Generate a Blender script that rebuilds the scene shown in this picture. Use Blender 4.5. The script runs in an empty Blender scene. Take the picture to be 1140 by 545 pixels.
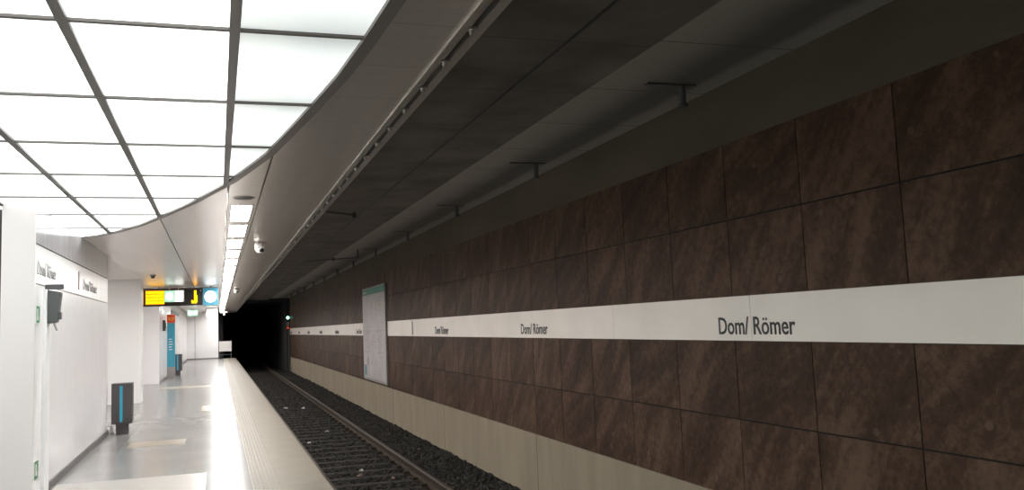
import bpy, bmesh, math, random
from mathutils import Matrix, Vector
C = bpy.context.scene.collection
sc = bpy.context.scene
random.seed(7)
EYE = 1.5

# ---------------------------------------------------------------- camera
R = ((0.95688856, 0.00640978, -0.29038457), (-0.28810287, -0.10603786, -0.95171041), (-0.03689201, 0.99434143, -0.09961974))
m = Matrix(R).to_4x4(); m.translation = Vector((0, 0, EYE))
cd = bpy.data.cameras.new('camera'); cam = bpy.data.objects.new('camera', cd); C.objects.link(cam)
cam.matrix_world = m
cd.sensor_fit = 'HORIZONTAL'; cd.sensor_width = 36; cd.lens = 951.37 / 1140 * 36
cd.shift_x = 40 / 1140; cd.shift_y = -7.5 / 1140; cd.clip_start = 0.05; cd.clip_end = 400
sc.camera = cam

# ---------------------------------------------------------------- world, exposure, light levels
w = bpy.data.worlds.new('world'); sc.world = w; w.use_nodes = True
w.node_tree.nodes['Background'].inputs[0].default_value = (0.02, 0.02, 0.02, 1)
w.node_tree.nodes['Background'].inputs[1].default_value = 0.0
sc.view_settings.view_transform = 'Standard'; sc.view_settings.look = 'None'
sc.view_settings.exposure = 0.0; sc.view_settings.gamma = 1.0; sc.view_settings.use_curve_mapping = False
sc.cycles.use_denoising = True
sc.cycles.max_bounces = 8; sc.cycles.diffuse_bounces = 5; sc.cycles.glossy_bounces = 4
sc.cycles.sample_clamp_indirect = 30
PANEL = 3.4      # luminous ceiling
STRIP = 64.0      # row of ceiling lights
SIGN = 4.0       # lit signs

# ---------------------------------------------------------------- materials
def mat(name, col, rough=0.6, metal=0.0, var=0.0, scale=5.0, bump=0.0, bscale=40.0, spec=0.5, stretch=(1, 1, 1)):
    m = bpy.data.materials.new(name); m.use_nodes = True
    nt = m.node_tree; b = nt.nodes['Principled BSDF']
    b.inputs['Base Color'].default_value = (*col, 1); b.inputs['Roughness'].default_value = rough
    b.inputs['Metallic'].default_value = metal; b.inputs['Specular IOR Level'].default_value = spec
    tc = nt.nodes.new('ShaderNodeTexCoord'); mp = nt.nodes.new('ShaderNodeMapping'); mp.inputs['Scale'].default_value = stretch
    nt.links.new(tc.outputs['Object'], mp.inputs[0])
    if var:
        n = nt.nodes.new('ShaderNodeTexNoise'); n.inputs['Scale'].default_value = scale; n.inputs['Detail'].default_value = 6
        nt.links.new(mp.outputs[0], n.inputs['Vector'])
        r = nt.nodes.new('ShaderNodeMapRange'); r.inputs[1].default_value = 0.3; r.inputs[2].default_value = 0.7
        r.inputs[3].default_value = 1 - var; r.inputs[4].default_value = 1 + var
        nt.links.new(n.outputs[0], r.inputs[0])
        mx = nt.nodes.new('ShaderNodeVectorMath'); mx.operation = 'SCALE'; mx.inputs[0].default_value = col
        nt.links.new(r.outputs[0], mx.inputs['Scale']); nt.links.new(mx.outputs[0], b.inputs['Base Color'])
    if bump:
        n = nt.nodes.new('ShaderNodeTexNoise'); n.inputs['Scale'].default_value = bscale; n.inputs['Detail'].default_value = 4
        nt.links.new(mp.outputs[0], n.inputs['Vector'])
        bp = nt.nodes.new('ShaderNodeBump'); bp.inputs['Strength'].default_value = bump; bp.inputs['Distance'].default_value = 0.02
        nt.links.new(n.outputs[0], bp.inputs['Height']); nt.links.new(bp.outputs[0], b.inputs['Normal'])
    return m

def emit(name, col, s):
    m = bpy.data.materials.new(name); m.use_nodes = True
    b = m.node_tree.nodes['Principled BSDF']; b.inputs['Base Color'].default_value = (*[c * .8 for c in col], 1)
    b.inputs['Emission Color'].default_value = (*col, 1); b.inputs['Emission Strength'].default_value = s
    return m

def math_node(nt, op, a, b=None, c=None):
    n = nt.nodes.new('ShaderNodeMath'); n.operation = op
    for i, v in enumerate((a, b, c)):
        if v is None: continue
        if isinstance(v, (int, float)): n.inputs[i].default_value = v
        else: nt.links.new(v, n.inputs[i])
    return n.outputs[0]

def joint_mask(nt, coord, pitch, off, wid):
    # 1 on a joint line, 0 elsewhere
    f = math_node(nt, 'FRACT', math_node(nt, 'DIVIDE', math_node(nt, 'SUBTRACT', coord, off), pitch))
    return math_node(nt, 'LESS_THAN', f, wid / pitch)

def add_joints(m, specs, dark=0.4):
    """specs: (axis, pitch, offset, width) joint lines of a cladding"""
    nt = m.node_tree; b = nt.nodes['Principled BSDF']
    tc = nt.nodes.new('ShaderNodeTexCoord'); sx = nt.nodes.new('ShaderNodeSeparateXYZ'); nt.links.new(tc.outputs['Object'], sx.inputs[0])
    tot = None
    for ax, p, o, wd in specs:
        k = joint_mask(nt, sx.outputs[ax], p, o, wd)
        tot = k if tot is None else math_node(nt, 'MAXIMUM', tot, k)
    mx = nt.nodes.new('ShaderNodeMix'); mx.data_type = 'RGBA'
    nt.links.new(tot, mx.inputs[0])
    src = b.inputs['Base Color']
    if src.is_linked: nt.links.new(src.links[0].from_socket, mx.inputs[6])
    else: mx.inputs[6].default_value = src.default_value
    c = src.default_value
    mx.inputs[7].default_value = (c[0] * dark, c[1] * dark, c[2] * dark, 1)
    nt.links.new(mx.outputs[2], b.inputs['Base Color'])
    return m

def stone_material():
    m = bpy.data.materials.new('brown_stone'); m.use_nodes = True; nt = m.node_tree; b = nt.nodes['Principled BSDF']
    tc = nt.nodes.new('ShaderNodeTexCoord'); g = nt.nodes.new('ShaderNodeNewGeometry'); rnd = g.outputs['Random Per Island']
    wn = nt.nodes.new('ShaderNodeTexWhiteNoise'); wn.noise_dimensions = '1D'; nt.links.new(rnd, wn.inputs['W'])
    off = nt.nodes.new('ShaderNodeVectorMath'); off.operation = 'MULTIPLY_ADD'
    off.inputs[1].default_value = (37, 37, 37)
    nt.links.new(wn.outputs['Color'], off.inputs[0]); nt.links.new(tc.outputs['Object'], off.inputs[2])
    vr = nt.nodes.new('ShaderNodeVectorRotate'); vr.rotation_type = 'X_AXIS'
    ang = math_node(nt, 'MULTIPLY_ADD', wn.outputs['Value'], 0.9, 0.35)
    nt.links.new(off.outputs[0], vr.inputs['Vector']); nt.links.new(ang, vr.inputs['Angle'])
    mp = nt.nodes.new('ShaderNodeMapping'); mp.inputs['Scale'].default_value = (1, 0.9, 4.0); nt.links.new(vr.outputs[0], mp.inputs[0])
    n1 = nt.nodes.new('ShaderNodeTexNoise'); n1.inputs['Scale'].default_value = 1.1; n1.inputs['Detail'].default_value = 7; n1.inputs['Roughness'].default_value = 0.6
    nt.links.new(mp.outputs[0], n1.inputs['Vector'])
    n2 = nt.nodes.new('ShaderNodeTexNoise'); n2.inputs['Scale'].default_value = 16; n2.inputs['Detail'].default_value = 8; n2.inputs['Roughness'].default_value = 0.75
    nt.links.new(off.outputs[0], n2.inputs['Vector'])
    v = math_node(nt, 'MULTIPLY_ADD', n2.outputs[0], 0.55, math_node(nt, 'MULTIPLY', n1.outputs[0], 0.75))
    v = math_node(nt, 'MULTIPLY_ADD', math_node(nt, 'SUBTRACT', wn.outputs['Value'], 0.5), 0.10, v)
    cr = nt.nodes.new('ShaderNodeValToRGB'); cr.color_ramp.elements[0].position = 0.49; cr.color_ramp.elements[1].position = 0.82
    cr.color_ramp.elements[0].color = (0.038, 0.022, 0.015, 1); cr.color_ramp.elements[1].color = (0.135, 0.083, 0.056, 1)
    e = cr.color_ramp.elements.new(0.64); e.color = (0.068, 0.039, 0.026, 1)
    nt.links.new(v, cr.inputs[0])
    # pale fossil flecks
    vo = nt.nodes.new('ShaderNodeTexVoronoi'); vo.inputs['Scale'].default_value = 3.2; nt.links.new(off.outputs[0], vo.inputs['Vector'])
    fl = math_node(nt, 'MULTIPLY', math_node(nt, 'LESS_THAN', vo.outputs['Distance'], 0.09), 0.2)
    mx = nt.nodes.new('ShaderNodeMix'); mx.data_type = 'RGBA'; nt.links.new(fl, mx.inputs[0]); nt.links.new(cr.outputs[0], mx.inputs[6])
    mx.inputs[7].default_value = (0.24, 0.18, 0.14, 1); nt.links.new(mx.outputs[2], b.inputs['Base Color'])
    b.inputs['Roughness'].default_value = 0.55; b.inputs['Specular IOR Level'].default_value = 0.10
    bp = nt.nodes.new('ShaderNodeBump'); bp.inputs['Strength'].default_value = 0.25; bp.inputs['Distance'].default_value = 0.01
    nt.links.new(n2.outputs[0], bp.inputs['Height']); nt.links.new(bp.outputs[0], b.inputs['Normal'])
    return m

M = {}
M['stone'] = stone_material()
M['mortar'] = mat('dark_mortar', (0.008, 0.007, 0.006), 0.9)
M['band'] = mat('white_enamel', (0.95, 0.875, 0.80), 0.35, var=0.05, scale=1.2)
M['letters'] = mat('grey_lettering', (0.075, 0.07, 0.07), 0.5)
M['letters_pale'] = mat('pale_grey_lettering', (0.42, 0.40, 0.39), 0.5)
M['plinth'] = mat('plinth_concrete', (0.29, 0.24, 0.178), 0.85, spec=0.2, var=0.11, scale=1.3, bump=0.3, stretch=(1, 2.5, 0.5))
add_joints(M['plinth'], [(1, 5.0, 1.15, 0.02)], 0.35)
M['concrete'] = mat('sooty_concrete', (0.10, 0.085, 0.062), 0.9, spec=0.2, var=0.15, scale=1.5, bump=0.3, stretch=(1, .4, 1))
M['soffit'] = add_joints(mat('dark_soffit', (0.128, 0.114, 0.096), 0.85, var=0.35, scale=1.6, bump=0.15), [(1, 1.25, 0.3, 0.012)], 0.5)
M['ceil_metal'] = mat('ceiling_metal', (0.68, 0.63, 0.59), 0.28, metal=0.68, var=0.04, scale=2, stretch=(6, .2, 1))
add_joints(M['ceil_metal'], [(1, 0.6, 0.47, 0.010), (1, 0.15, 0.02, 0.004)], 0.72)
M['frame'] = mat('frame_metal', (0.17, 0.15, 0.14), 0.45, metal=0.2)
M['alu'] = mat('aluminium', (0.55, 0.52, 0.49), 0.35, metal=0.85)
M['dark_gap'] = mat('dark_gap', (0.03, 0.028, 0.026), 0.8)
M['white_wall'] = mat('white_enamel_wall', (0.90, 0.88, 0.89), 0.22, var=0.02, scale=3)
add_joints(M['white_wall'], [(1, 0.75, 0.2, 0.006)], 0.75)
M['grey_wall'] = mat('pale_grey_enamel', (0.50, 0.48, 0.50), 0.15, var=0.12, scale=2.5, stretch=(1, 4, .3))
M['pier'] = mat('pier_enamel', (0.66, 0.61, 0.605), 0.3)
M['white_plain'] = mat('white_plaster', (0.90, 0.89, 0.89), 0.35)
M['plaster_ceiling'] = mat('ceiling_plaster', (0.80, 0.77, 0.74), 0.7)
M['seam'] = mat('seam_brown', (0.13, 0.105, 0.085), 0.6)
M['base'] = mat('baseboard_grey', (0.16, 0.15, 0.15), 0.5)
M['dark_void'] = mat('tunnel_dark', (0.03, 0.03, 0.03), 0.95)
M['floor'] = mat('platform_terrazzo', (0.235, 0.225, 0.220), 0.20, var=0.08, scale=1.6, spec=0.13)
add_joints(M['floor'], [(1, 1.2, 0.3, 0.006), (0, 0.9, 0.54, 0.006)], 0.8)
M['slab_white'] = mat('white_terrazzo', (0.37, 0.35, 0.33), 0.35, var=0.08, scale=40)
M['slab_beige'] = mat('beige_slab', (0.31, 0.275, 0.225), 0.35, var=0.08, scale=30)
M['edge'] = mat('edge_stone', (0.185, 0.157, 0.122), 0.5, spec=0.25, var=0.08, scale=4, bump=0.05)
add_joints(M['edge'], [(1, 1.2, 0.3, 0.008)], 0.6)
M['tactile'] = mat('tactile_stone', (0.25, 0.222, 0.188), 0.5, spec=0.2, var=0.06, scale=12)
add_joints(M['tactile'], [(1, 0.3, 0.0, 0.006)], 0.7)
M['ballast'] = mat('ballast', (0.022, 0.020, 0.019), 0.9, spec=0.1, var=0.6, scale=22, bump=1.0, bscale=30)
M['stones'] = mat('ballast_stone', (0.034, 0.031, 0.028), 0.85, spec=0.15, var=0.8, scale=9)
M['sleeper'] = mat('sleeper', (0.030, 0.026, 0.023), 0.85, spec=0.12, var=0.2, scale=8)
M['rail'] = mat('rusty_rail', (0.040, 0.027, 0.018), 0.7, metal=0.0, spec=0.15, var=0.2, scale=12)
M['rail_head'] = mat('worn_rail_head', (0.05, 0.034, 0.024), 0.6, metal=0.2, spec=0.3)
M['paper'] = mat('paper', (0.45, 0.44, 0.42), 0.8)
M['leafbrown'] = mat('brown_paper', (0.20, 0.14, 0.11), 0.8)
M['bin'] = mat('bin_grey', (0.075, 0.068, 0.068), 0.45)
M['blue'] = mat('blue_stripe', (0.04, 0.40, 0.60), 0.4)
M['blue_body'] = mat('blue_column', (0.05, 0.33, 0.47), 0.35)
M['red'] = mat('red_top', (0.9, 0.09, 0.035), 0.4)
M['yellow'] = mat('yellow_mark', (0.95, 0.65, 0.05), 0.4)
M['grey_metal'] = mat('grey_metal', (0.33, 0.31, 0.30), 0.4, metal=0.4)
M['dark_plastic'] = mat('dark_plastic', (0.085, 0.09, 0.09), 0.45)
M['black'] = mat('black_housing', (0.022, 0.020, 0.018), 0.35)
M['white_plastic'] = mat('white_plastic', (0.75, 0.73, 0.70), 0.35)
M['lens'] = mat('dark_lens', (0.02, 0.02, 0.02), 0.08)
M['green'] = mat('green_sign', (0.03, 0.22, 0.10), 0.4)
M['poster'] = mat('poster_paper', (0.46, 0.43, 0.43), 0.5, var=0.10, scale=2.5)
M['poster_green'] = mat('poster_green', (0.10, 0.32, 0.25), 0.5)
M['poster_line'] = mat('poster_line', (0.40, 0.27, 0.22), 0.5)
M['poster_grey'] = mat('poster_grey', (0.30, 0.28, 0.28), 0.5)
M['poster_blue'] = mat('poster_blue', (0.07, 0.22, 0.26), 0.5)
M['cable'] = mat('black_cable', (0.02, 0.02, 0.02), 0.5)
M['led'] = emit('amber_led', (1.0, 0.60, 0.0), SIGN * 0.45)
M['led_dim'] = emit('amber_led_dim', (1.0, 0.30, 0.0), SIGN * 0.16)
M['lit_green'] = emit('lit_green', (0.45, 0.85, 0.62), 1.0)
M['lit_white'] = emit('lit_white', (0.92, 1.0, 0.95), SIGN * 0.5)
M['clock_blue'] = emit('lit_blue', (0.08, 0.36, 0.50), 0.45)
M['dial'] = emit('lit_dial', (0.92, 1.0, 1.0), SIGN * 0.6)
M['strip'] = emit('strip_diffuser', (1.0, 0.975, 0.945), STRIP)
M['bay'] = emit('bay_fill_diffuser', (1.0, 0.98, 0.96), 20.0)  # glow of the fill lights added out of view in the bays
M['signal'] = emit('signal_green', (0.35, 1.0, 0.75), 5)
M['signal_red'] = emit('signal_red', (1.0, 0.10, 0.03), 0.5)

def panel_material(power):
    m = emit('frosted_panel', (0.94, 1.0, 0.98), power); nt = m.node_tree; b = nt.nodes['Principled BSDF']
    # tubes sit behind the middle of each 1.2 x 0.67 m diffuser, so it glows less towards its far edge
    tc = nt.nodes.new('ShaderNodeTexCoord'); sx = nt.nodes.new('ShaderNodeSeparateXYZ'); nt.links.new(tc.outputs['Object'], sx.inputs[0])
    fy = math_node(nt, 'FRACT', math_node(nt, 'DIVIDE', math_node(nt, 'SUBTRACT', sx.outputs[1], 3.69), 1.2))
    d = math_node(nt, 'ABSOLUTE', math_node(nt, 'SUBTRACT', fy, 0.55))
    n = nt.nodes.new('ShaderNodeTexNoise'); n.inputs['Scale'].default_value = 0.8; nt.links.new(tc.outputs['Object'], n.inputs['Vector'])
    k = math_node(nt, 'MULTIPLY_ADD', math_node(nt, 'MULTIPLY', d, d), -2.6, 1.12)
    k = math_node(nt, 'MULTIPLY', k, math_node(nt, 'MULTIPLY_ADD', n.outputs[0], 0.8, 0.6))
    nt.links.new(math_node(nt, 'MULTIPLY', k, power), b.inputs['Emission Strength'])
    b.inputs['Roughness'].default_value = 0.15
    return m
M['panel'] = panel_material(PANEL)
M['panel_edge'] = panel_material(1.0)     # the cut panels along the curve have weaker tubes

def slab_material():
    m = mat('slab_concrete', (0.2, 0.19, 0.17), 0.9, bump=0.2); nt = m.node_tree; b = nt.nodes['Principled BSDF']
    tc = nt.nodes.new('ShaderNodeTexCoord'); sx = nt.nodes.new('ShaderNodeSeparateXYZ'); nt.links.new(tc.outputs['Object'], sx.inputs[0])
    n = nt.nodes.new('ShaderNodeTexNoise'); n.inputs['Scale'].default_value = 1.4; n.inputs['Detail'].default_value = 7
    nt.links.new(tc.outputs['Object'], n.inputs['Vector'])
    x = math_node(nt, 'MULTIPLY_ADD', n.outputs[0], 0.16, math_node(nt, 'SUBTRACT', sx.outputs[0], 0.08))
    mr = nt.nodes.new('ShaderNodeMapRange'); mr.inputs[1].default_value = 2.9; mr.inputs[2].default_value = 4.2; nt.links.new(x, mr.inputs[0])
    cr = nt.nodes.new('ShaderNodeValToRGB'); e = cr.color_ramp.elements     # a darker band runs along the slab near the wall, a paler strip past it
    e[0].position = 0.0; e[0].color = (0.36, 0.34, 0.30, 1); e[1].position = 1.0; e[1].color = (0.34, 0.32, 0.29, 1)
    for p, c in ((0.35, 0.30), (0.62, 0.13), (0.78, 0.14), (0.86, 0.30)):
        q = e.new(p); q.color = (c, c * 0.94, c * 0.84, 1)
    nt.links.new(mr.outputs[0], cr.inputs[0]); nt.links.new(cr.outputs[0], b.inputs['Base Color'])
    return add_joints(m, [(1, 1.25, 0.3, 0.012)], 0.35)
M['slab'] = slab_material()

# ---------------------------------------------------------------- mesh builder
class MB:
    def __init__(s): s.v = []; s.f = []; s.sm = []
    def box(s, x0, x1, y0, y1, z0, z1):
        k = len(s.v)
        s.v += [(x0, y0, z0), (x1, y0, z0), (x1, y1, z0), (x0, y1, z0), (x0, y0, z1), (x1, y0, z1), (x1, y1, z1), (x0, y1, z1)]
        s.f += [tuple(k + i for i in q) for q in ((0, 3, 2, 1), (4, 5, 6, 7), (0, 1, 5, 4), (1, 2, 6, 5), (2, 3, 7, 6), (3, 0, 4, 7))]
        return s
    def tube(s, p, q, r, r2=None, n=12):
        p, q = Vector(p), Vector(q); d = (q - p).normalized(); r2 = r if r2 is None else r2
        a = d.orthogonal().normalized(); b = d.cross(a); k = len(s.v)
        for c, rr in ((p, r), (q, r2)):
            for i in range(n):
                t = 2 * math.pi * i / n; s.v.append(tuple(c + (a * math.cos(t) + b * math.sin(t)) * rr))
        for i in range(n): s.f.append((k + i, k + (i + 1) % n, k + n + (i + 1) % n, k + n + i))
        s.f.append(tuple(k + i for i in reversed(range(n)))); s.f.append(tuple(k + n + i for i in range(n)))
        return s
    def lathe(s, c, prof, n=24):     # prof: (radius, z) from top to bottom, about vertical axis
        k = len(s.v)
        for r, z in prof:
            for i in range(n):
                t = 2 * math.pi * i / n; s.v.append((c[0] + r * math.cos(t), c[1] + r * math.sin(t), c[2] + z))
        for j in range(len(prof) - 1):
            for i in range(n): s.f.append((k + j * n + i, k + (j + 1) * n + i, k + (j + 1) * n + (i + 1) % n, k + j * n + (i + 1) % n))
        s.f.append(tuple(k + i for i in range(n))); s.f.append(tuple(k + (len(prof) - 1) * n + i for i in reversed(range(n))))
        return s
    def prism(s, poly, axis, a, b):   # poly of 2D points in the two other axes
        k = len(s.v); n = len(poly)
        for t in (a, b):
            for u, v in poly: s.v.append({0: (t, u, v), 1: (u, t, v), 2: (u, v, t)}[axis])
        for i in range(n): s.f.append((k + i, k + (i + 1) % n, k + n + (i + 1) % n, k + n + i))
        s.f.append(tuple(k + i for i in reversed(range(n)))); s.f.append(tuple(k + n + i for i in range(n)))
        return s
    def build(s, name, m, parent=None, bevel=0.0, smooth=False, origin=None):
        me = bpy.data.meshes.new(name); me.from_pydata(s.v, [], s.f)
        bm = bmesh.new(); bm.from_mesh(me); bmesh.ops.recalc_face_normals(bm, faces=bm.faces)
        if bevel: bmesh.ops.bevel(bm, geom=bm.edges[:], offset=bevel, segments=2, affect='EDGES')
        if smooth:
            for f in bm.faces: f.smooth = len(f.verts) == 4
        if origin is None and parent is not None and parent.type == 'EMPTY': pass
        bm.to_mesh(me); bm.free(); me.materials.append(m)
        o = bpy.data.objects.new(name, me); C.objects.link(o)
        if parent is not None: o.parent = parent
        return o

def tag(o, label, cat, group=None):
    o['label'] = label; o['category'] = cat
    if group: o['group'] = group
    return o
def struct(o): o['kind'] = 'structure'; return o
def stuff(o): o['kind'] = 'stuff'; return o
def thing(name, label, cat, loc=(0, 0, 0), group=None, rz=0.0):
    o = bpy.data.objects.new(name, None); C.objects.link(o); o.location = loc; o.rotation_euler = (0, 0, rz)
    o.empty_display_size = 0.1
    return tag(o, label, cat, group)
def dup(root, loc, label, rz=None):
    def rec(o, par):
        c = o.copy(); C.objects.link(c); c.parent = par
        for ch in [x for x in o.children]: rec(ch, c)
        return c
    r = rec(root, None); r.location = loc; r['label'] = label
    if rz is not None: r.rotation_euler = (0, 0, rz)
    return r
def text(name, body, m, width, cap, parent, origin, uaxis, vaxis=(0, 0, 1), depth=0.003):
    """flat raised lettering: width/cap height in metres, lower left corner at origin, reading along uaxis"""
    cu = bpy.data.curves.new(name, 'FONT'); cu.body = body; cu.size = 1; cu.resolution_u = 3; cu.offset = 0.010
    to = bpy.data.objects.new(name, cu); C.objects.link(to); bpy.context.view_layer.update()
    dg = bpy.context.evaluated_depsgraph_get(); me = bpy.data.meshes.new_from_object(to.evaluated_get(dg))
    bpy.data.objects.remove(to)
    bm = bmesh.new(); bm.from_mesh(me)
    xs = [v.co.x for v in bm.verts]; x0, x1 = min(xs), max(xs); H = 0.73
    u, v = Vector(uaxis), Vector(vaxis); nrm = u.cross(v)
    ex = bmesh.ops.extrude_face_region(bm, geom=bm.faces[:])
    top = {e for e in ex['geom'] if isinstance(e, bmesh.types.BMVert)}
    for q in bm.verts:
        d = depth if q in top else 0.0
        q.co = Vector(origin) + u * ((q.co.x - x0) / (x1 - x0) * width) + v * (q.co.y / H * cap) + nrm * d
    bmesh.ops.recalc_face_normals(bm, faces=bm.faces)
    bm.to_mesh(me); bm.free(); me.materials.clear(); me.materials.append(m)
    o = bpy.data.objects.new(name, me); C.objects.link(o); o.parent = parent
    return o
def letters(body, m, width, cap, parent, origin, uaxis):
    def ext(t):
        cu = bpy.data.curves.new('t', 'FONT'); cu.body = t; cu.size = 1
        to = bpy.data.objects.new('t', cu); C.objects.link(to); bpy.context.view_layer.update()
        me = bpy.data.meshes.new_from_object(to.evaluated_get(bpy.context.evaluated_depsgraph_get())); bpy.data.objects.remove(to)
        xs = [v.co.x for v in me.vertices]; bpy.data.meshes.remove(me); return min(xs), max(xs)
    f0, f1 = ext(body); sc_ = width / (f1 - f0); u = Vector(uaxis)
    for i, ch in enumerate(body):
        if ch == ' ': continue
        a, b = ext(ch); r = ext(body[:i + 1])[1]
        text('letter', ch, m, (b - a) * sc_, cap, parent, Vector(origin) + u * ((r - (b - a) - f0) * sc_), uaxis)
ORD = ['first', 'second', 'third', 'fourth', 'fifth', 'sixth', 'seventh', 'eighth', 'ninth', 'tenth', 'eleventh', 'twelfth', 'thirteenth', 'fourteenth', 'fifteenth',
       'sixteenth', 'seventeenth', 'eighteenth', 'nineteenth', 'twentieth', 'twenty-first', 'twenty-second', 'twenty-third', 'twenty-fourth', 'twenty-fifth', 'twenty-sixth',
       'twenty-seventh', 'twenty-eighth', 'twenty-ninth', 'thirtieth']
def ordn(i):
    if i < 30: return ORD[i]
    t = ['thirt', 'fort', 'fift', 'sixt', 'sevent', 'eight', 'ninet'][(i + 1) // 10 - 3]
    k = (i + 1) % 10
    return t + 'ieth' if k == 0 else t + 'y-' + ORD[k - 1]

Y0, YE = -7.0, 54.0        # platform extent
WX = 4.17                  # right wall face
LX = -1.65                 # left wall face
ZC = 2.79                  # platform ceiling
GR = -0.90                 # track bed

# ================================================================ LARGE STRUCTURE
struct(MB().box(-4.2, 0.32, Y0, YE + 0.3, -0.2, 0.0).build('floor', M['floor']))
struct(MB().box(-4.2, 1.0, Y0, YE + 0.3, -1.1, -0.2).build('wall_platform_side', M['concrete']))
ed = MB().box(0.57, 1.04, Y0, YE, -0.2, 0.0); struct(ed.build('trim_1', M['edge']))
tb = MB().box(0.32, 0.57, Y0, YE, -0.2, -0.006)
for k in range(6):
    x = 0.335 + k * 0.040
    tb.prism([(x, -0.006), (x + 0.006, 0.0005), (x + 0.018, 0.0005), (x + 0.024, -0.006)], 1, Y0, YE)
struct(tb.build('trim_2', M['tactile']))

# stone clad wall across the track: four rows of slabs with open joints
for nm, rows in (('wall_right', [(-0.03, 0.625), (0.631, 1.278)]), ('wall_right_top', [(1.652, 2.295), (2.301, 2.95)])):
    wl = MB()
    for (za, zb) in rows:
        y = 4.37 - 12 * 0.97
        while y < 52.6:
            wl.box(WX, WX + 0.03, y + 0.005, min(y + 0.965, 52.6), za + 0.003, zb - 0.003); y += 0.97
    struct(wl.build(nm, M['stone']))
struct(MB().box(WX + 0.012, WX + 0.5, Y0, 52.6, -0.03, 2.95).build('trim_3', M['mortar']))
struct(MB().box(WX - 0.01, WX + 0.5, Y0, 52.6, -1.1, -0.03).build('wall_right_plinth', M['plinth']))
struct(MB().box(WX + 0.01, WX + 0.5, Y0, 52.6, 2.952, 3.6).build('wall_right_upper', M['concrete']))
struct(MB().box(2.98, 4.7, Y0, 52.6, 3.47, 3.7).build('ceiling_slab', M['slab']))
struct(MB().box(1.14, 2.98, Y0, 53.5, 3.42, 3.7).build('ceiling_track', M['soffit']))
struct(MB().box(-4.2, 1.14, Y0, YE, 3.42, 3.7).build('ceiling_void', M['concrete']))

# dark running tunnel beyond the station
struct(MB().box(3.95, 4.7, 52.6, 110, -1.1, 3.7).build('wall_tunnel_right', M['dark_void']))
struct(MB().box(-0.2, 0.35, 56.0, 110, -1.1, 3.7).build('wall_tunnel_left', M['dark_void']))
struct(MB().box(0.0, 4.7, 53.5, 110, 3.3, 3.7).build('ceiling_tunnel', M['dark_void']))
struct(MB().box(-0.2, 4.7, 110, 110.3, -1.1, 3.7).build('wall_tunnel_end', M['dark_void']))
struct(MB().box(-4.2, 4.7, Y0 - 0.3, Y0, -1.1, 3.7).build('wall_back', M['concrete']))
struct(MB().box(-4.5, -4.2, Y0, YE, -0.2, 3.7).build('wall_left_outer', M['plaster_ceiling']))

# ---------- ceiling outline: curved edge of the luminous field
CP = [(0.70, 2.0), (0.695, 3.0), (0.66, 3.74), (0.62, 4.28), (0.55, 4.91), (0.37, 6.30), (0.13, 7.48), (-0.22, 8.75), (-0.57, 9.80),
      (-0.84, 10.55), (-1.17, 11.25), (-1.43, 11.65), (-1.65, 11.88), (-2.2, 12.3), (-3.0, 12.75), (-4.2, 13.2)]
def gx(y):
    yy = y if y >= 2.0 else 4.0 - y
    for (xa, ya), (xb, yb) in zip(CP, CP[1:]):
        if ya <= yy <= yb:
            t = (yy - ya) / (yb - ya); return xa + (xb - xa) * t
    return None if yy > 13.2 else CP[0][0]
def ylist(a, b, step=0.1):
    n = max(1, int(round((b - a) / step))); return [a + (b - a) * i / n for i in range(n + 1)]

def strip(name, m, xl, xr, ya, yb, z0, z1, parent=None, step=0.1):
    """solid between the curves xl(y) and xr(y)"""
    ys = [y for y in ylist(ya, yb, step)]
    b = MB(); cur = []
    def flush():
        if len(cur) < 2: cur.clear(); return
        k = len(b.v); n = len(cur)
        for (y, l, r) in cur: b.v.extend([(l, y, z0), (r, y, z0), (l, y, z1), (r, y, z1)])
        for i in range(n - 1):
            p, q = k + 4 * i, k + 4 * i + 4
            b.f.extend([(p, q, q + 1, p + 1), (p + 2, p + 3, q + 3, q + 2), (p, p + 2, q + 2, q), (p + 1, q + 1, q + 3, p + 3)])
        b.f.append((k, k + 1, k + 3, k + 2)); e = k + 4 * (n - 1); b.f.append((e, e + 2, e + 3, e + 1)); cur.clear()
    for y in ys:
        l, r = xl(y), xr(y)
        if l is None or r is None or r - l < 0.004: flush()
        else: cur.append((y, l, r))
    flush()
    return b.build(name, m, parent) if b.f else None

def metal_left(y):
    g = gx(y)
    return max(LX, g if g is not None else LX)
S1, S2 = -0.60, 0.10
# metal ceiling in three lengths with open seams between
struct(strip('ceiling', M['ceil_metal'], lambda y: metal_left(y), lambda y: S1 - 0.006, Y0, YE, ZC, ZC + 0.1, step=0.05))
struct(strip('ceiling_middle', M['ceil_metal'], lambda y: max(S1 + 0.006, metal_left(y)), lambda y: S2 - 0.006, Y0, YE, ZC, ZC + 0.1, step=0.05))
struct(strip('ceiling_edge', M['ceil_metal'], lambda y: max(0.405, metal_left(y)), lambda y: 1.02, Y0, YE, ZC, ZC + 0.1, step=0.05))
struct(strip('ceiling_gap', M['dark_gap'], lambda y: metal_left(y) + 0.05, lambda y: 1.03, Y0, YE, ZC + 0.12, ZC + 0.16, step=0.3))
struct(MB().box(-4.2, LX, 13.2, YE, ZC + 0.01, ZC + 0.12).build('ceiling_plaster', M['plaster_ceiling']))

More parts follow.
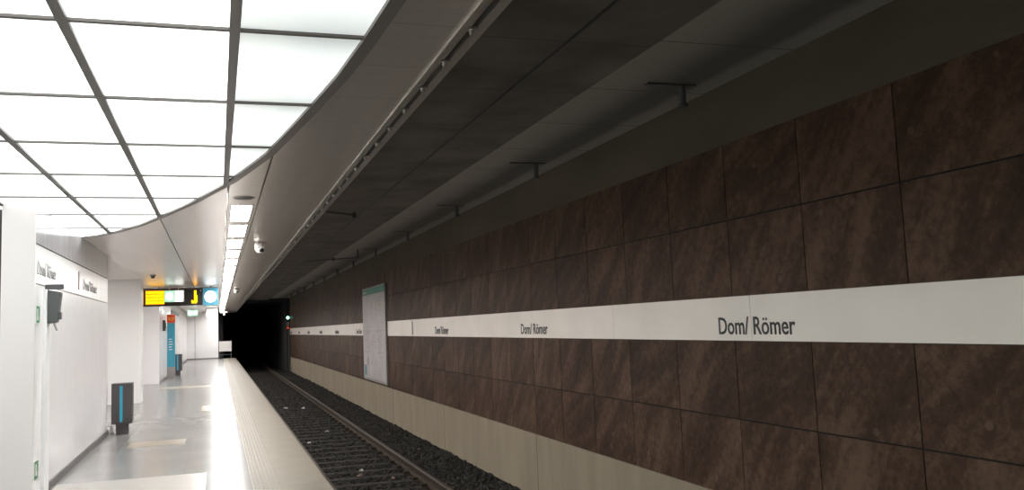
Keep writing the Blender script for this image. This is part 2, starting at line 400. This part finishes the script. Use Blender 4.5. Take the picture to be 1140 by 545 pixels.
# plate of the light row, cut out around every fixture
FY = [8.93 + 1.675 * k for k in range(27)]; FL = 1.29
lp = MB(); prev = None
ya = 7.62
for y in FY:
    lp.box(S2 + 0.012, 0.393, ya, y - 0.012, ZC, ZC + 0.08); lp.box(S2 + 0.012, 0.132, y - 0.012, y + FL + 0.012, ZC, ZC + 0.08)
    lp.box(0.368, 0.393, y - 0.012, y + FL + 0.012, ZC, ZC + 0.08); ya = y + FL + 0.012
lp.box(S2 + 0.012, 0.393, ya, YE, ZC, ZC + 0.08)
struct(lp.build('ceiling_light_plate', M['ceil_metal']))
struct(strip('ceiling_plate_start', M['ceil_metal'], lambda y: max(S2 + 0.012, metal_left(y)), lambda y: 0.393, 5.9, 7.62, ZC, ZC + 0.08, step=0.04))

# curved dark frame around the luminous field, and its grid
struct(strip('trim_4', M['frame'], lambda y: (gx(y) - 0.028) if gx(y) is not None and gx(y) > LX - 0.3 else None,
             lambda y: (gx(y) + 0.035) if gx(y) is not None else None, -8.0 + 1.0, 11.95, ZC - 0.012, ZC + 0.05, step=0.05))
BX = [0.08 - 0.675 * k for k in range(7)]
CY = [3.69 + 1.2 * k for k in range(-8, 9)]
gb = MB()
for x in BX:
    ys = [y for y in ylist(Y0, 13.0, 0.05) if gx(y) is not None and gx(y) > x]
    if ys: gb.box(x - 0.022, x + 0.022, ys[0], ys[-1], ZC - 0.01, ZC + 0.04)
for y in CY:
    if gx(y) is not None: gb.box(-4.1, gx(y), y - 0.013, y + 0.013, ZC - 0.006, ZC + 0.04)
struct(gb.build('trim_5', M['frame']))
struct(strip('ceiling_backing', M['white_plain'], lambda y: -4.15, lambda y: gx(y), Y0 + 0.02, 13.1, ZC + 0.06, ZC + 0.10, step=0.1))

# luminous panels: each one its own light
COLN = ['right-hand column at the curved edge', 'second column from curved edge', 'third column from curved edge', 'fourth column from curved edge', 'fifth column from curved edge', 'sixth column from curved edge', 'seventh column from curved edge']
bounds = [0.80] + BX
for ci in range(len(bounds) - 1):
    xr_, xl_ = bounds[ci], bounds[ci + 1]
    for ri in range(len(CY) - 1):
        a, b_ = CY[ri] + 0.014, CY[ri + 1] - 0.014
        if b_ < -6.9: continue
        if xr_ < LX - 0.1 and a > 9.0: continue
        o = strip('luminous_panel', M['panel_edge' if ci == 0 else 'panel'], lambda y: xl_ + 0.023, lambda y: None if gx(y) is None else min(xr_ - 0.023, gx(y) - 0.029), a, b_, ZC + 0.006, ZC + 0.03, step=0.05)
        if o:
            row = ri - 7
            if row >= 0: lab = 'frosted light panel, %s, %s row from picture top' % (COLN[ci], ORD[row])
            else: lab = 'frosted light panel, %s, %s row behind viewer' % (COLN[ci], ORD[-row - 1])
            tag(o, lab, 'ceiling light', 'luminous ceiling panels')

# ---------- left side: lift wall, columns, far wall
struct(MB().box(-1.93, LX, 8.95, 14.6, 0.0, 2.03).build('wall_left', M['white_wall']))
struct(MB().box(-1.93, LX, 8.95, 14.6, 2.045, 2.41).build('wall_left_band', M['white_wall']))
struct(MB().box(-1.93, LX, 8.95, 14.6, 2.425, ZC).build('wall_left_top', M['grey_wall']))
struct(MB().box(-1.92, LX - 0.008, 8.96, 14.59, 2.03, 2.425).build('trim_6', M['seam']))
struct(MB().box(-1.935, LX + 0.004, 8.93, 8.95, 0.0, ZC).build('trim_7', M['pier']))
struct(MB().box(LX, LX + 0.02, 9.62, 14.6, 0.0, 0.075).build('baseboard_left', M['base']))
dj = MB().box(LX, LX + 0.03, 9.36, 9.60, 0.0, 2.0)
struct(dj.build('trim_8', M['white_plain'], bevel=0.004))
struct(MB().box(-4.2, -1.95, 9.3, 9.5, 0.0, ZC).build('wall_left_recess', M['dark_gap']))
struct(MB().box(-3.4, LX - 0.02, 21.0, 21.6, 0.0, ZC + 0.01).build('wall_left_pier', M['white_plain']))
struct(MB().box(-4.2, -1.75, 28.8, 54.0, 0.0, ZC).build('wall_left_far', M['white_wall']))
struct(MB().box(-1.75, -1.735, 28.8, 54.0, 0.0, 0.06).build('baseboard_left_far', M['base']))
struct(MB().box(-4.2, 0.05, 54.0, 54.3, 0.0, ZC).build('wall_end', M['white_plain']))
struct(MB().box(-1.75, 0.05, 53.985, 54.0, 0.0, 0.07).build('baseboard_end', M['base']))
struct(MB().box(-1.29, -1.27, 53.99, 54.0, 0.0, ZC).build('trim_9', M['seam']))
struct(MB().box(0.05, 1.14, 54.0, 54.3, ZC - 0.05, 3.5).build('trim_10', M['dark_void']))
d2 = MB().box(-1.755, -1.72, 36.2, 42.5, 0.0, 2.35)
dd = struct(d2.build('door_1', M['white_plain'], bevel=0.004))
struct(MB().box(-1.757, -1.728, 36.05, 36.2, 0, 2.5).box(-1.757, -1.728, 42.5, 42.65, 0, 2.5).box(-1.757, -1.728, 36.2, 42.5, 2.35, 2.5).build('trim_11', M['base']))

# pale slabs let into the floor
sl = MB().box(-1.6, -0.12, 6.2, 9.97, 0.0, 0.002); struct(sl.build('floor_inlay', M['slab_white']))
struct(MB().box(-1.2, -0.44, 12.68, 13.32, 0.0, 0.002).build('floor_inlay_strip', M['slab_beige']))
struct(MB().box(-0.32, 0.08, 17.8, 19.1, 0.0, 0.002).build('floor_inlay_square', M['slab_beige']))
struct(MB().box(-1.6, 0.26, 25.7, 26.7, 0.0, 0.002).build('floor_inlay_cross', M['slab_beige']))

# track bed
bl = MB().box(0.9, 4.7, Y0, 110, GR - 0.2, GR - 0.02).box(3.17, 4.6, Y0, 90, GR - 0.04, GR + 0.01); rr = random.Random(3)
for i in range(20000):
    y = 10.5 + (rr.random() ** 1.5) * 32; x = rr.uniform(1.05, 4.12)
    if abs(((y - 11.0 + 0.31) % 0.62) - 0.31) < 0.15 and x < 3.15 or abs(x - 3.07) < 0.11 or abs(x - 1.575) < 0.11: continue
    s = rr.uniform(0.018, 0.045) * (1 + (y - 10) * 0.02); z = GR - 0.02 + s * 0.4 + (0.03 if x > 3.17 else 0)
    k = len(bl.v); t = rr.uniform(0, 6.28); c_, s_ = math.cos(t), math.sin(t)
    for (a, b_, c) in ((1, 0, 0), (0, 1, 0), (-1, 0, 0), (0, -1, 0), (0.2, 0.1, 0.8), (0, 0, -0.6)):
        a *= rr.uniform(.7, 1.2); b_ *= rr.uniform(.6, 1.1)
        bl.v.append((x + s * (a * c_ - b_ * s_), y + s * (a * s_ + b_ * c_), z + s * c * rr.uniform(.7, 1.2)))
    bl.f += [(k, k + 1, k + 4), (k + 1, k + 2, k + 4), (k + 2, k + 3, k + 4), (k + 3, k, k + 4), (k + 1, k, k + 5), (k + 2, k + 1, k + 5), (k + 3, k + 2, k + 5), (k, k + 3, k + 5)]
me = bpy.data.meshes.new('ground_ballast'); me.from_pydata(bl.v, [], bl.f); me.materials.append(M['ballast']); me.materials.append(M['stones'])
for p_ in me.polygons[12:]: p_.material_index = 1
bo = bpy.data.objects.new('ground_ballast', me); C.objects.link(bo); struct(bo)

# ================================================================ OBJECTS
# ---------- name band on the right wall
nb = thing('station_name_band', 'long white enamel band with grey station name across brown stone wall', 'sign', (WX, 6.06, 1.28))
PB = 2.537
k = -4
while 6.06 + PB * k < 52.5:
    a = PB * k + 0.003; b_ = min(PB * (k + 1) - 0.003, 52.6 - 6.06)
    for (p, q) in ((a, min(b_, 15.64)), (max(a, 19.24), b_)):     # the band stops at both sides of the billboard
        if q - p > 0.05: MB().box(-0.005, 0.011, p, q, 0.0, 0.37).build('band_panel', M['band'], nb, bevel=0.002)
    k += 1
MB().box(-0.009, -0.005, 12.66, 12.74, 0.03, 0.33).build('joint_cover', M['seam'], nb)
MB().box(-0.008, 0.011, -4 * PB, 15.64, 0.370, 0.3735).box(-0.008, 0.011, 19.24, 46.54, 0.370, 0.3735).build('top_edge_strip', M['seam'], nb)
k = -1
while 6.06 + 2 * PB * k < 52.0:
    if 15.0 < 2 * PB * k < 19.8: k += 1; continue
    c = 2 * PB * k - 0.03
    text('lettering', 'Dom/ Römer', M['letters'], 1.03, 0.150, nb, (-0.006, c + 0.50, 0.055), (0, -1, 0)); k += 1

# ---------- billboard on the wall
bb = thing('wall_billboard', 'large pale map poster with green heading on the stone wall', 'poster', (WX, 23.5, 0.03))
MB().box(-0.05, 0.0, -1.78, 1.78, 0.0, 2.61).build('backing_board', M['grey_metal'], bb, bevel=0.006)
sh = MB().box(-0.054, -0.049, -1.74, 1.74, 0.07, 2.57).build('poster_sheet', M['poster'], bb)
MB().box(-0.057, -0.053, -1.74, 1.74, 2.40, 2.57).build('heading_strip', M['poster_green'], sh)
MB().box(-0.059, -0.056, 1.05, 1.6, 2.45, 2.51).build('heading_text', M['poster'], sh)
ln = MB(); r2 = random.Random(5)
for i in range(16):
    y = r2.uniform(-1.6, 1.2); z = r2.choice([1.32, 1.1, 0.98, 0.8]) + r2.uniform(-.03, .03); ln.box(-0.056, -0.053, y, y + r2.uniform(.15, .6), z, z + 0.02)
ln.build('route_lines', M['poster_line'], sh)
gt = MB()
for i in range(46):
    y = r2.uniform(-1.65, 1.4); z = r2.uniform(0.15, 2.3); w_ = r2.uniform(.08, .3)
    gt.box(-0.0555, -0.053, y, min(y + w_, 1.7), z, z + 0.018)
gt.box(-0.0555, -0.053, -1.7, 1.7, 1.38, 1.395)
for yy in (-0.9, 0.1, 0.9): gt.box(-0.0555, -0.053, yy, yy + 0.012, 0.15, 1.38)
gt.build('map_print', M['poster_grey'], sh)
MB().box(-0.057, -0.053, 1.25, 1.6, 0.12, 0.42).build('blue_legend', M['poster_blue'], sh)
MB().box(-0.057, -0.053, 0.85, 1.12, 0.42, 0.66).build('grey_legend', M['poster_grey'], sh)

# ---------- cable rail along the ceiling edge
cr_ = thing('cable_rail', 'aluminium cable rail with metal clips along the edge of platform ceiling', 'rail', (1.02, 0, ZC))
rl = MB().box(0.0, 0.028, Y0, YE, -0.012, 0.10).box(0.028, 0.075, Y0, YE, 0.045, 0.06).box(0.075, 0.122, Y0, YE, -0.004, 0.60)
rl.box(0.036, 0.046, Y0, YE, -0.004, 0.045)
rl.build('edge_profile', M['alu'], cr_)
MB().tube((0.060, Y0, 0.028), (0.060, YE, 0.028), 0.009, n=8).build('cable', M['cable'], cr_)
c0 = None
for i in range(60):
    y = 2.53 + 0.47 * i
    if c0 is None:
        c0 = MB().box(0.028, 0.082, -0.020, 0.020, -0.012, -0.003).tube((0.055, 0, -0.030), (0.055, 0, -0.010), 0.012, n=8).build('clip', M['alu'], cr_); c0.location.y = y
    else:
        c = c0.copy(); C.objects.link(c); c.location.y = y

# ---------- ceiling light row
def make_fixture():
    t = thing('ceiling_light', '', 'ceiling light', (0.25, FY[0], ZC), 'row of square ceiling lights')
    f = MB().box(-0.116, -0.100, 0, FL, -0.004, 0.05).box(0.100, 0.116, 0, FL, -0.004, 0.05).box(-0.1, 0.1, 0, 0.016, -0.004, 0.05).box(-0.1, 0.1, FL - 0.016, FL, -0.004, 0.05)
    f.build('frame', M['alu'], t)
    MB().box(-0.099, 0.099, 0.017, FL - 0.017, 0.018, 0.04).build('diffuser', M['strip'], t)
    return t
fx = make_fixture()
for i, y in enumerate(FY):
    o = fx if i == 0 else dup(fx, (0.25, y, ZC), '')
    o['label'] = 'lit ceiling light nearest the viewer in the long row' if i == 0 else 'lit ceiling light, %s along the row from the near end' % ordn(i)

sp = thing('ceiling_speaker', 'round flush ceiling speaker just before the first row light', 'speaker', (0.25, 8.42, ZC))
MB().lathe((0, 0, 0), [(0.10, 0.0), (0.10, -0.006), (0.088, -0.010)]).build('rim', M['alu'], sp)
MB().lathe((0, 0, 0), [(0.086, -0.008), (0.084, -0.012), (0.04, -0.014)]).build('grille', M['dark_plastic'], sp)

def dome(loc, label):
    t = thing('security_camera', label, 'camera', loc, 'dome cameras under the platform ceiling')
    MB().lathe((0, 0, 0), [(0.075, 0), (0.082, -0.02), (0.085, -0.06), (0.088, -0.075)]).build('housing', M['white_plastic'], t, smooth=True)
    MB().lathe((0, 0, -0.075), [(0.084, 0), (0.080, -0.03), (0.062, -0.058), (0.035, -0.075), (0.012, -0.080)]).build('dome_cover', M['white_plastic'], t, smooth=True)
    MB().lathe((0.01, -0.055, -0.11), [(0.018, 0.03), (0.034, 0.012), (0.036, -0.012), (0.02, -0.03)], n=16).build('lens', M['lens'], t, smooth=True)
    return t
dm = dome((0.61, 12.75, ZC), 'white dome camera under the ceiling, nearer of the two')
dup(dm, (0.55, 26.0, ZC), 'white dome camera under the ceiling, farther of the two')
sd = thing('smoke_detector', 'small dark round detector on the ceiling before the departure display', 'detector', (-1.31, 19.4, ZC))
MB().lathe((0, 0, 0), [(0.06, 0), (0.06, -0.02), (0.045, -0.03)]).build('base', M['grey_metal'], sd)
MB().lathe((0, 0, -0.03), [(0.04, 0), (0.04, -0.03), (0.02, -0.045)]).build('sensor', M['dark_plastic'], sd)

# ---------- hanging signs
ds = thing('departure_display', 'black hanging display with amber departure lines', 'display', (-1.5, 24.3, ZC))
MB().box(-1.2, 1.125, 0.0, 0.22, -0.51, -0.03).build('housing', M['black'], ds, bevel=0.006)
MB().box(-1.2, 1.125, -0.012, 0.0, -0.075, -0.03).build('top_rail', M['frame'], ds)
for x in (-0.8, 0.0, 0.9): MB().tube((x, 0.11, -0.03), (x, 0.11, 0.0), 0.02).build('hanger', M['grey_metal'], ds)
def led_rows(x0, x1, seed):
    q = random.Random(seed); L = MB(); B = MB().box(x0, x1, -0.006, 0.0, -0.465, -0.095)
    for r in range(4):
        z = -0.178 - r * 0.090; x = x0 + 0.01
        while x < x1 - 0.03:
            w_ = q.uniform(.03, .085); L.box(x, min(x + w_, x1 - 0.01), -0.010, -0.006, z, z + 0.070); x += w_ + q.uniform(.008, .02)
    return B, L
B, L = led_rows(-0.32, 0.155, 1); B.build('display_field', M['led_dim'], ds); L.build('led_text', M['led'], ds)
B, L = led_rows(-0.95, -0.37, 2); B.build('display_field', M['led_dim'], ds); L.build('led_text', M['led'], ds)
# hooked amber figure at the right end
pts = [(0.955, -0.10), (0.955, -0.40)]
J = MB().box(0.905, 0.965, -0.009, 0.0, -0.42, -0.11).box(0.935, 0.99, -0.009, 0.0, -0.42, -0.24).box(0.845, 0.97, -0.009, 0.0, -0.455, -0.395).box(0.835, 0.875, -0.009, 0.0, -0.43, -0.37)
J.build('led_figure', M['led'], ds)
MB().tube((1.075, -0.004, -0.12), (1.075, -0.03, -0.12), 0.018, n=10).build('corner_lamp', M['white_plastic'], ds)

ex = thing('exit_sign', 'pale green and white lit exit sign in front of the departure display', 'sign', (-1.08, 23.9, ZC))
MB().box(-0.25, 0.25, 0.0, 0.06, -0.42, -0.115).build('housing', M['white_plastic'], ex, bevel=0.004)
MB().box(-0.24, 0.0, -0.006, 0.0, -0.41, -0.125).build('green_field', M['lit_green'], ex)
MB().tube((-0.12, -0.0105, -0.27), (-0.12, -0.006, -0.27), 0.09, n=24).build('white_disc', M['lit_white'], ex)
MB().box(0.02, 0.22, -0.006, 0.0, -0.41, -0.125).build('white_field', M['lit_white'], ex)
for x in (-0.12, 0.1): MB().tube((x, 0.03, -0.115), (x, 0.03, 0.0), 0.010, n=10).build('hanger', M['white_plastic'], ex)

ck = thing('clock_sign', 'blue square lit sign with a blank white round dial', 'clock', (-0.17, 24.3, ZC))
MB().box(-0.205, 0.205, 0.0, 0.2, -0.54, -0.03).build('housing', M['grey_metal'], ck, bevel=0.006)
MB().box(-0.195, 0.195, -0.006, 0.0, -0.52, -0.05).build('blue_face', M['clock_blue'], ck)
MB().tube((0, -0.012, -0.285), (0, -0.006, -0.285), 0.155, n=36).build('dial', M['dial'], ck)
MB().tube((0, 0.1, -0.03), (0, 0.1, 0.0), 0.02).build('hanger', M['grey_metal'], ck)

e2 = thing('exit_sign', 'small lit green exit sign hanging near the end wall', 'sign', (-1.15, 44, ZC))
MB().box(-0.25, 0.25, 0.0, 0.06, -0.40, -0.10).build('housing', M['white_plastic'], e2, bevel=0.004)
MB().box(-0.24, 0.24, -0.006, 0.0, -0.39, -0.11).build('green_field', M['lit_green'], e2)
MB().tube((-0.11, -0.0105, -0.25), (-0.11, -0.006, -0.25), 0.085, n=20).build('white_disc', M['lit_white'], e2)
MB().box(0.04, 0.20, -0.0105, -0.006, -0.32, -0.18).build('white_field', M['lit_white'], e2)
for x in (-0.15, 0.15): MB().tube((x, 0.03, -0.10), (x, 0.03, 0.0), 0.010, n=8).build('hanger', M['white_plastic'], e2)
e3 = thing('light_box_sign', 'blank white lit box sign hanging near the track edge', 'sign', (-0.25, 44, ZC))
MB().box(-0.27, 0.27, 0.0, 0.12, -0.54, -0.06).build('housing', M['white_plastic'], e3, bevel=0.006)
MB().box(-0.235, 0.235, -0.006, 0.0, -0.505, -0.095).build('lit_face', M['lit_white'], e3)
MB().tube((0, 0.06, -0.06), (0, 0.06, 0.0), 0.015, n=8).build('hanger', M['white_plastic'], e3)

# ---------- litter bins
def bin_(loc, label, sx=1.0):
    t = thing('litter_bin', label, 'bin', loc, 'grey litter bins')
    MB().box(-0.15, 0.15, -0.13, 0.13, 0.17, 0.765).build('body', M['bin'], t, bevel=0.008)
    MB().box(-0.152, 0.152, -0.132, 0.132, 0.765, 0.785).build('lid', M['bin'], t, bevel=0.004)
    MB().box(-0.030, 0.012, -0.134, -0.129, 0.20, 0.75).build('blue_stripe', M['blue'], t)
    MB().box(-0.09, 0.09, -0.08, 0.08, 0.0, 0.17).build('foot', M['bin'], t)
    return t
bn = bin_((-1.42, 14.53, 0), 'dark grey litter bin with blue stripe beside the white wall end')
dup(bn, (-1.42, 34.2, 0), 'dark grey litter bin behind the blue information column')
ob = thing('floor_post', 'short white post at the foot of the wall end behind the bin', 'post', (-1.60, 14.72, 0))
MB().tube((0, 0, 0), (0, 0, 0.02), 0.045, n=16).build('base', M['grey_metal'], ob)
MB().tube((0, 0, 0.02), (0, 0, 0.13), 0.030, 0.022, n=16).build('shaft', M['white_plastic'], ob)

for i, (y, lb) in enumerate(((17.8, 'added square fill light in the bay behind the near white wall'), (25.2, 'added square fill light in the bay behind the white pier'))):  # unseen lights, added to brighten the white pier and the left side
    t = thing('bay_fill_light', lb, 'ceiling light', (-3.2, y, ZC + 0.01), 'added fill lights in the side bays')
    MB().box(-0.62, 0.62, -0.62, 0.62, -0.03, 0.0).build('frame', M['frame'], t)
    MB().box(-0.58, 0.58, -0.58, 0.58, -0.036, -0.03).build('diffuser', M['bay'], t)

# ---------- information column
ic = thing('information_column', 'blue information column with red top and grey base', 'column', (-1.555, 32.0, 0))
MB().box(-0.135, 0.135, -0.10, 0.10, 0.0, 0.40).build('base', M['grey_metal'], ic, bevel=0.006)
MB().box(-0.13, 0.13, -0.095, 0.095, 0.40, 1.93).build('body', M['blue_body'], ic, bevel=0.006)
MB().box(-0.135, 0.135, -0.10, 0.10, 1.93, 2.22).build('red_head', M['red'], ic, bevel=0.006)
text('head_lettering', 'VGF', M['yellow'], 0.2, 0.12, ic, (-0.10, -0.101, 2.01), (1, 0, 0))
gl = MB()
for i in range(5): gl.box(-0.07, 0.03 + 0.02 * (i % 3), -0.099, -0.095, 1.35 - i * 0.09, 1.38 - i * 0.09)
gl.build('printed_lines', M['white_plastic'], ic)
it = thing('wall_intercom', 'dark handset box on the white wall beside the information column', 'intercom', (-1.75, 30.6, 1.65))
MB().box(0.0, 0.09, -0.10, 0.10, 0.0, 0.36).build('box', M['dark_plastic'], it, bevel=0.01)
MB().box(0.09, 0.105, -0.05, 0.05, 0.08, 0.28).build('handset', M['black'], it, bevel=0.005)
wlmp = thing('wall_lamp', 'small white lamp high on the white wall above the dark handset box', 'lamp', (-1.75, 29.6, 2.2))
MB().box(0.0, 0.03, -0.08, 0.08, 0.0, 0.14).build('bracket', M['white_plastic'], wlmp, bevel=0.004)
MB().tube((0.03, 0, 0.07), (0.09, 0, 0.07), 0.05, 0.04, n=14).build('bulb_cover', M['lit_white'], wlmp)

# ---------- things on the near left wall
ws = thing('wall_speaker', 'dark grey tilted loudspeaker box on a bracket high on the near white wall', 'speaker', (LX, 9.45, 2.03))
b_ = MB(); b_.prism([(0.02, -0.37), (0.115, -0.36), (0.125, -0.27), (0.15, -0.06), (0.02, -0.03)], 1, -0.04, 0.10)
b_.build('cabinet', M['dark_plastic'], ws, bevel=0.005)
MB().box(0.0, 0.17, 0.0, 0.05, -0.028, 0.022).build('bracket', M['dark_plastic'], ws, bevel=0.004)
MB().tube((0.08, 0.03, -0.36), (0.11, 0.03, -0.44), 0.012, n=10).build('cable_end', M['grey_metal'], ws)
MB().box(0.10, 0.15, 0.0, 0.06, -0.33, -0.26).build('side_knob', M['dark_plastic'], ws, bevel=0.003)

def esc(loc, label):
    t = thing('emergency_sign', label, 'sign', loc, 'green emergency signs on the near wall')
    MB().box(0.0, 0.006, 0.0, 0.17, 0.0, 0.17).build('plate', M['white_plastic'], t)
    g = MB().box(0.006, 0.008, 0.005, 0.165, 0.005, 0.03).box(0.006, 0.008, 0.005, 0.165, 0.14, 0.165).box(0.006, 0.008, 0.005, 0.03, 0.03, 0.14).box(0.006, 0.008, 0.10, 0.165, 0.07, 0.14).box(0.006, 0.008, 0.13, 0.165, 0.03, 0.07)
    g.build('green_pictogram', M['green'], t)
    return t
es = esc((LX, 9.0, 1.66), 'small green and white emergency sign at head height on the near wall')
dup(es, (LX, 9.02, 0.20), 'small green and white emergency sign close to the floor on the near wall')
nw = thing('station_name_lettering', 'grey station name lettering on the white wall above the loudspeaker', 'sign', (LX, 9.05, 2.13))
letters('Dom/ Römer', M['letters_pale'], 1.02, 0.14, nw, (0.001, 0.0, 0.0), (0, 1, 0))
nx = thing('station_name_lettering', 'grey station name lettering on the white wall nearer its far end', 'sign', (LX, 12.0, 2.13))
letters('Dom/ Römer', M['letters_pale'], 1.30, 0.14, nx, (0.001, 0.0, 0.0), (0, 1, 0))
MB().box(0.001, 0.006, -0.42, -0.30, -0.02, 0.20).build('line_badge', M['letters_pale'], nx)

# ---------- end of the platform
pg = thing('platform_end_gate', 'beige panel on dark posts closing the far end of platform edge', 'gate', (0.45, 53.7, 0))
MB().box(-0.36, 0.36, 0.0, 0.04, 0.42, 1.02).build('panel', M['white_plastic'], pg, bevel=0.006)
for x in (-0.33, 0.33): MB().box(x - 0.025, x + 0.025, 0.04, 0.09, 0.0, 1.1).build('post', M['dark_plastic'], pg)
MB().box(-0.33, 0.33, 0.045, 0.085, 0.20, 0.25).build('lower_rail', M['dark_plastic'], pg)
cc = thing('security_camera', 'white box camera on a bracket at the end wall corner', 'camera', (0.05, 50.0, 2.62))
MB().tube((0.32, 0.05, 0.10), (0.32, 0.05, 0.17), 0.02, n=10).build('ceiling_stem', M['white_plastic'], cc)
MB().box(0.12, 0.52, 0.0, 0.10, 0.02, 0.10).build('body', M['white_plastic'], cc, bevel=0.008)
MB().tube((0.32, 0.0, -0.12), (0.32, 0.0, 0.02), 0.05, n=12).build('lens_housing', M['white_plastic'], cc)

sg = thing('track_signal', 'small signal glowing green at the tunnel mouth beside the wall', 'signal', (4.02, 52.3, 0))
MB().tube((0.06, 0, -0.92), (0.06, 0, 2.3), 0.03, n=12).build('mast', M['dark_plastic'], sg)
MB().box(-0.08, 0.10, -0.12, -0.02, 1.55, 2.45).build('head', M['black'], sg, bevel=0.01)
MB().tube((0.0, -0.155, 2.28), (0.0, -0.12, 2.28), 0.085, n=20).build('green_lamp', M['signal'], sg)
MB().tube((0.0, -0.13, 1.68), (0.0, -0.12, 1.68), 0.07, n=20).build('red_lamp', M['signal_red'], sg)
MB().box(-0.07, 0.09, -0.135, -0.12, 1.80, 2.02).build('number_plate', M['grey_metal'], sg)

# ---------- overhead line and its arms
cw = MB().tube((2.07, Y0, 3.2), (2.07, 100, 3.2), 0.0095, n=8).build('contact_wire', M['cable']); tag(cw, 'thin dark overhead contact wire above the track', 'wire')
a1 = thing('wire_arm', 'dark arm holding the overhead wire from the ceiling edge', 'bracket', (1.15, 13.17, 3.36), 'arms of the overhead wire')
MB().tube((0, 0, 0), (0.92, 0, -0.11), 0.016, n=10).build('rod', M['dark_plastic'], a1)
MB().box(-0.01, 0.02, -0.05, 0.05, -0.06, 0.06).build('mounting_plate', M['dark_plastic'], a1)
MB().tube((0.90, -0.02, -0.16), (0.90, 0.02, -0.08), 0.035, n=12).build('clamp', M['dark_plastic'], a1)
a2 = thing('wire_arm', 'dark long arm holding the overhead wire from the slab beside the wall', 'bracket', (3.4, 21.4, 3.47), 'arms of the overhead wire')
MB().tube((0, 0, -0.20), (-1.32, 0, -0.27), 0.016, n=10).build('rod', M['dark_plastic'], a2)
MB().tube((0, 0, -0.22), (0, 0, 0.0), 0.022, n=10).build('hanger', M['dark_plastic'], a2)
MB().tube((-0.62, -0.08, -0.235), (-0.62, 0.08, -0.235), 0.045, n=12).build('insulator', M['dark_plastic'], a2)

# ---------- brackets under the slab
bk = thing('ceiling_bracket', '', 'bracket', (3.84, 6.32, 3.47), 'brackets under the slab beside the wall')
MB().box(-0.36, 0.10, -0.03, 0.03, -0.014, 0.0).build('flat_bar', M['dark_plastic'], bk)
MB().tube((-0.02, 0, -0.014), (-0.02, 0, -0.17), 0.032, 0.028, n=14).build('stub', M['dark_plastic'], bk)
MB().tube((-0.02, 0, -0.17), (-0.02, 0, -0.195), 0.040, n=14).build('stub_foot', M['dark_plastic'], bk)
for i, y in enumerate([6.32, 9.85, 13.55, 17.4, 21.2, 24.9, 28.4, 32.1, 35.8, 39.5, 43.2, 46.9]):
    o = bk if i == 0 else dup(bk, (3.84, y, 3.47), '')
    o['label'] = 'dark hanging bracket under the slab, %s from the near end' % ordn(i)

# ---------- rails and sleepers
def rail(x, label):
    t = thing('track_rail', label, 'rail', (x, 0, GR))
    MB().prism([(-0.07, 0.0), (0.07, 0.0), (0.07, 0.012), (0.012, 0.03), (0.010, 0.11), (-0.010, 0.11), (-0.012, 0.03), (-0.07, 0.012)], 1, Y0, 108).build('web', M['rail'], t)
    MB().prism([(-0.034, 0.11), (0.034, 0.11), (0.036, 0.14), (0.026, 0.15), (-0.026, 0.15), (-0.036, 0.14)], 1, Y0, 108).build('rail_head', M['rail_head'], t)
    return t
rail(1.575, 'steel rail close under the platform edge')
far_rail = rail(3.07, 'rusty steel rail on the far side beside the plinth')
slp = thing('sleeper', '', 'sleeper', (2.32, 11.0, GR), 'sleepers of the track')
MB().prism([(-0.13, -0.12), (0.13, -0.12), (0.11, 0.0), (-0.11, 0.0)], 0, -1.2, 1.2).build('beam', M['sleeper'], slp)
rc = None
for i in range(46):
    for dx in (-0.115, 0.115):
        if rc is None: rc = MB().box(-0.045, 0.045, -0.06, 0.06, 0.0, 0.045).build('rail_clip', M['rail'], far_rail, bevel=0.006); q = rc
        else: q = rc.copy(); C.objects.link(q)
        q.location = (dx, 11.0 + 0.62 * i, 0)
for i in range(68):
    o = slp if i == 0 else dup(slp, (2.32, 11.0 + 0.62 * i, GR), '')
    o['label'] = 'dark sleeper across the track, %s from the near end' % ordn(i)

# ---------- litter on the track bed
def scrap(x, y, s, m, label, seed):
    q = random.Random(seed); b = MB(); n = 7
    top = []
    for i in range(n):
        t = 6.283 * i / n; r = s * q.uniform(.6, 1.1); b.v.append((r * math.cos(t), r * math.sin(t) * .8, q.uniform(0.0, 0.3) * s))
    for i in range(n):
        t = 6.283 * i / n; r = s * q.uniform(.4, .7); b.v.append((r * math.cos(t), r * math.sin(t) * .8, q.uniform(0.35, 0.8) * s))
    for i in range(n): b.f.append((i, (i + 1) % n, n + (i + 1) % n, n + i))
    b.f.append(tuple(range(n, 2 * n))); b.f.append(tuple(reversed(range(n))))
    o = b.build('paper_scrap', m); o.location = (x, y, GR + 0.004); tag(o, label, 'litter', 'litter on the track bed')
scrap(2.31, 14.7, 0.05, M['paper'], 'crumpled white paper scrap on the track bed, nearest between the rails', 1)
scrap(2.20, 14.2, 0.06, M['leafbrown'], 'brownish crumpled scrap beside the nearest white paper scrap', 2)
scrap(3.00 - .35, 13.7, 0.05, M['leafbrown'], 'brownish scrap lying close to the far rail', 3)
scrap(1.86, 18.8, 0.05, M['paper'], 'small white scrap just off the platform edge', 4)
scrap(2.45, 20.6, 0.055, M['paper'], 'white paper scrap in mid track beyond the brown ones', 5)
scrap(2.0, 27.4, 0.08, M['paper'], 'white scrap far down the track, left of the middle', 6)
scrap(2.5, 27.0, 0.09, M['paper'], 'white scrap far down the track, nearer the far rail', 7)
scrap(3.82, 13.1, 0.05, M['paper'], 'white scrap on the ballast at the foot of the plinth', 8)
scrap(3.75, 16.6, 0.04, M['leafbrown'], 'brown scrap on the ballast between the far rail and plinth', 9)
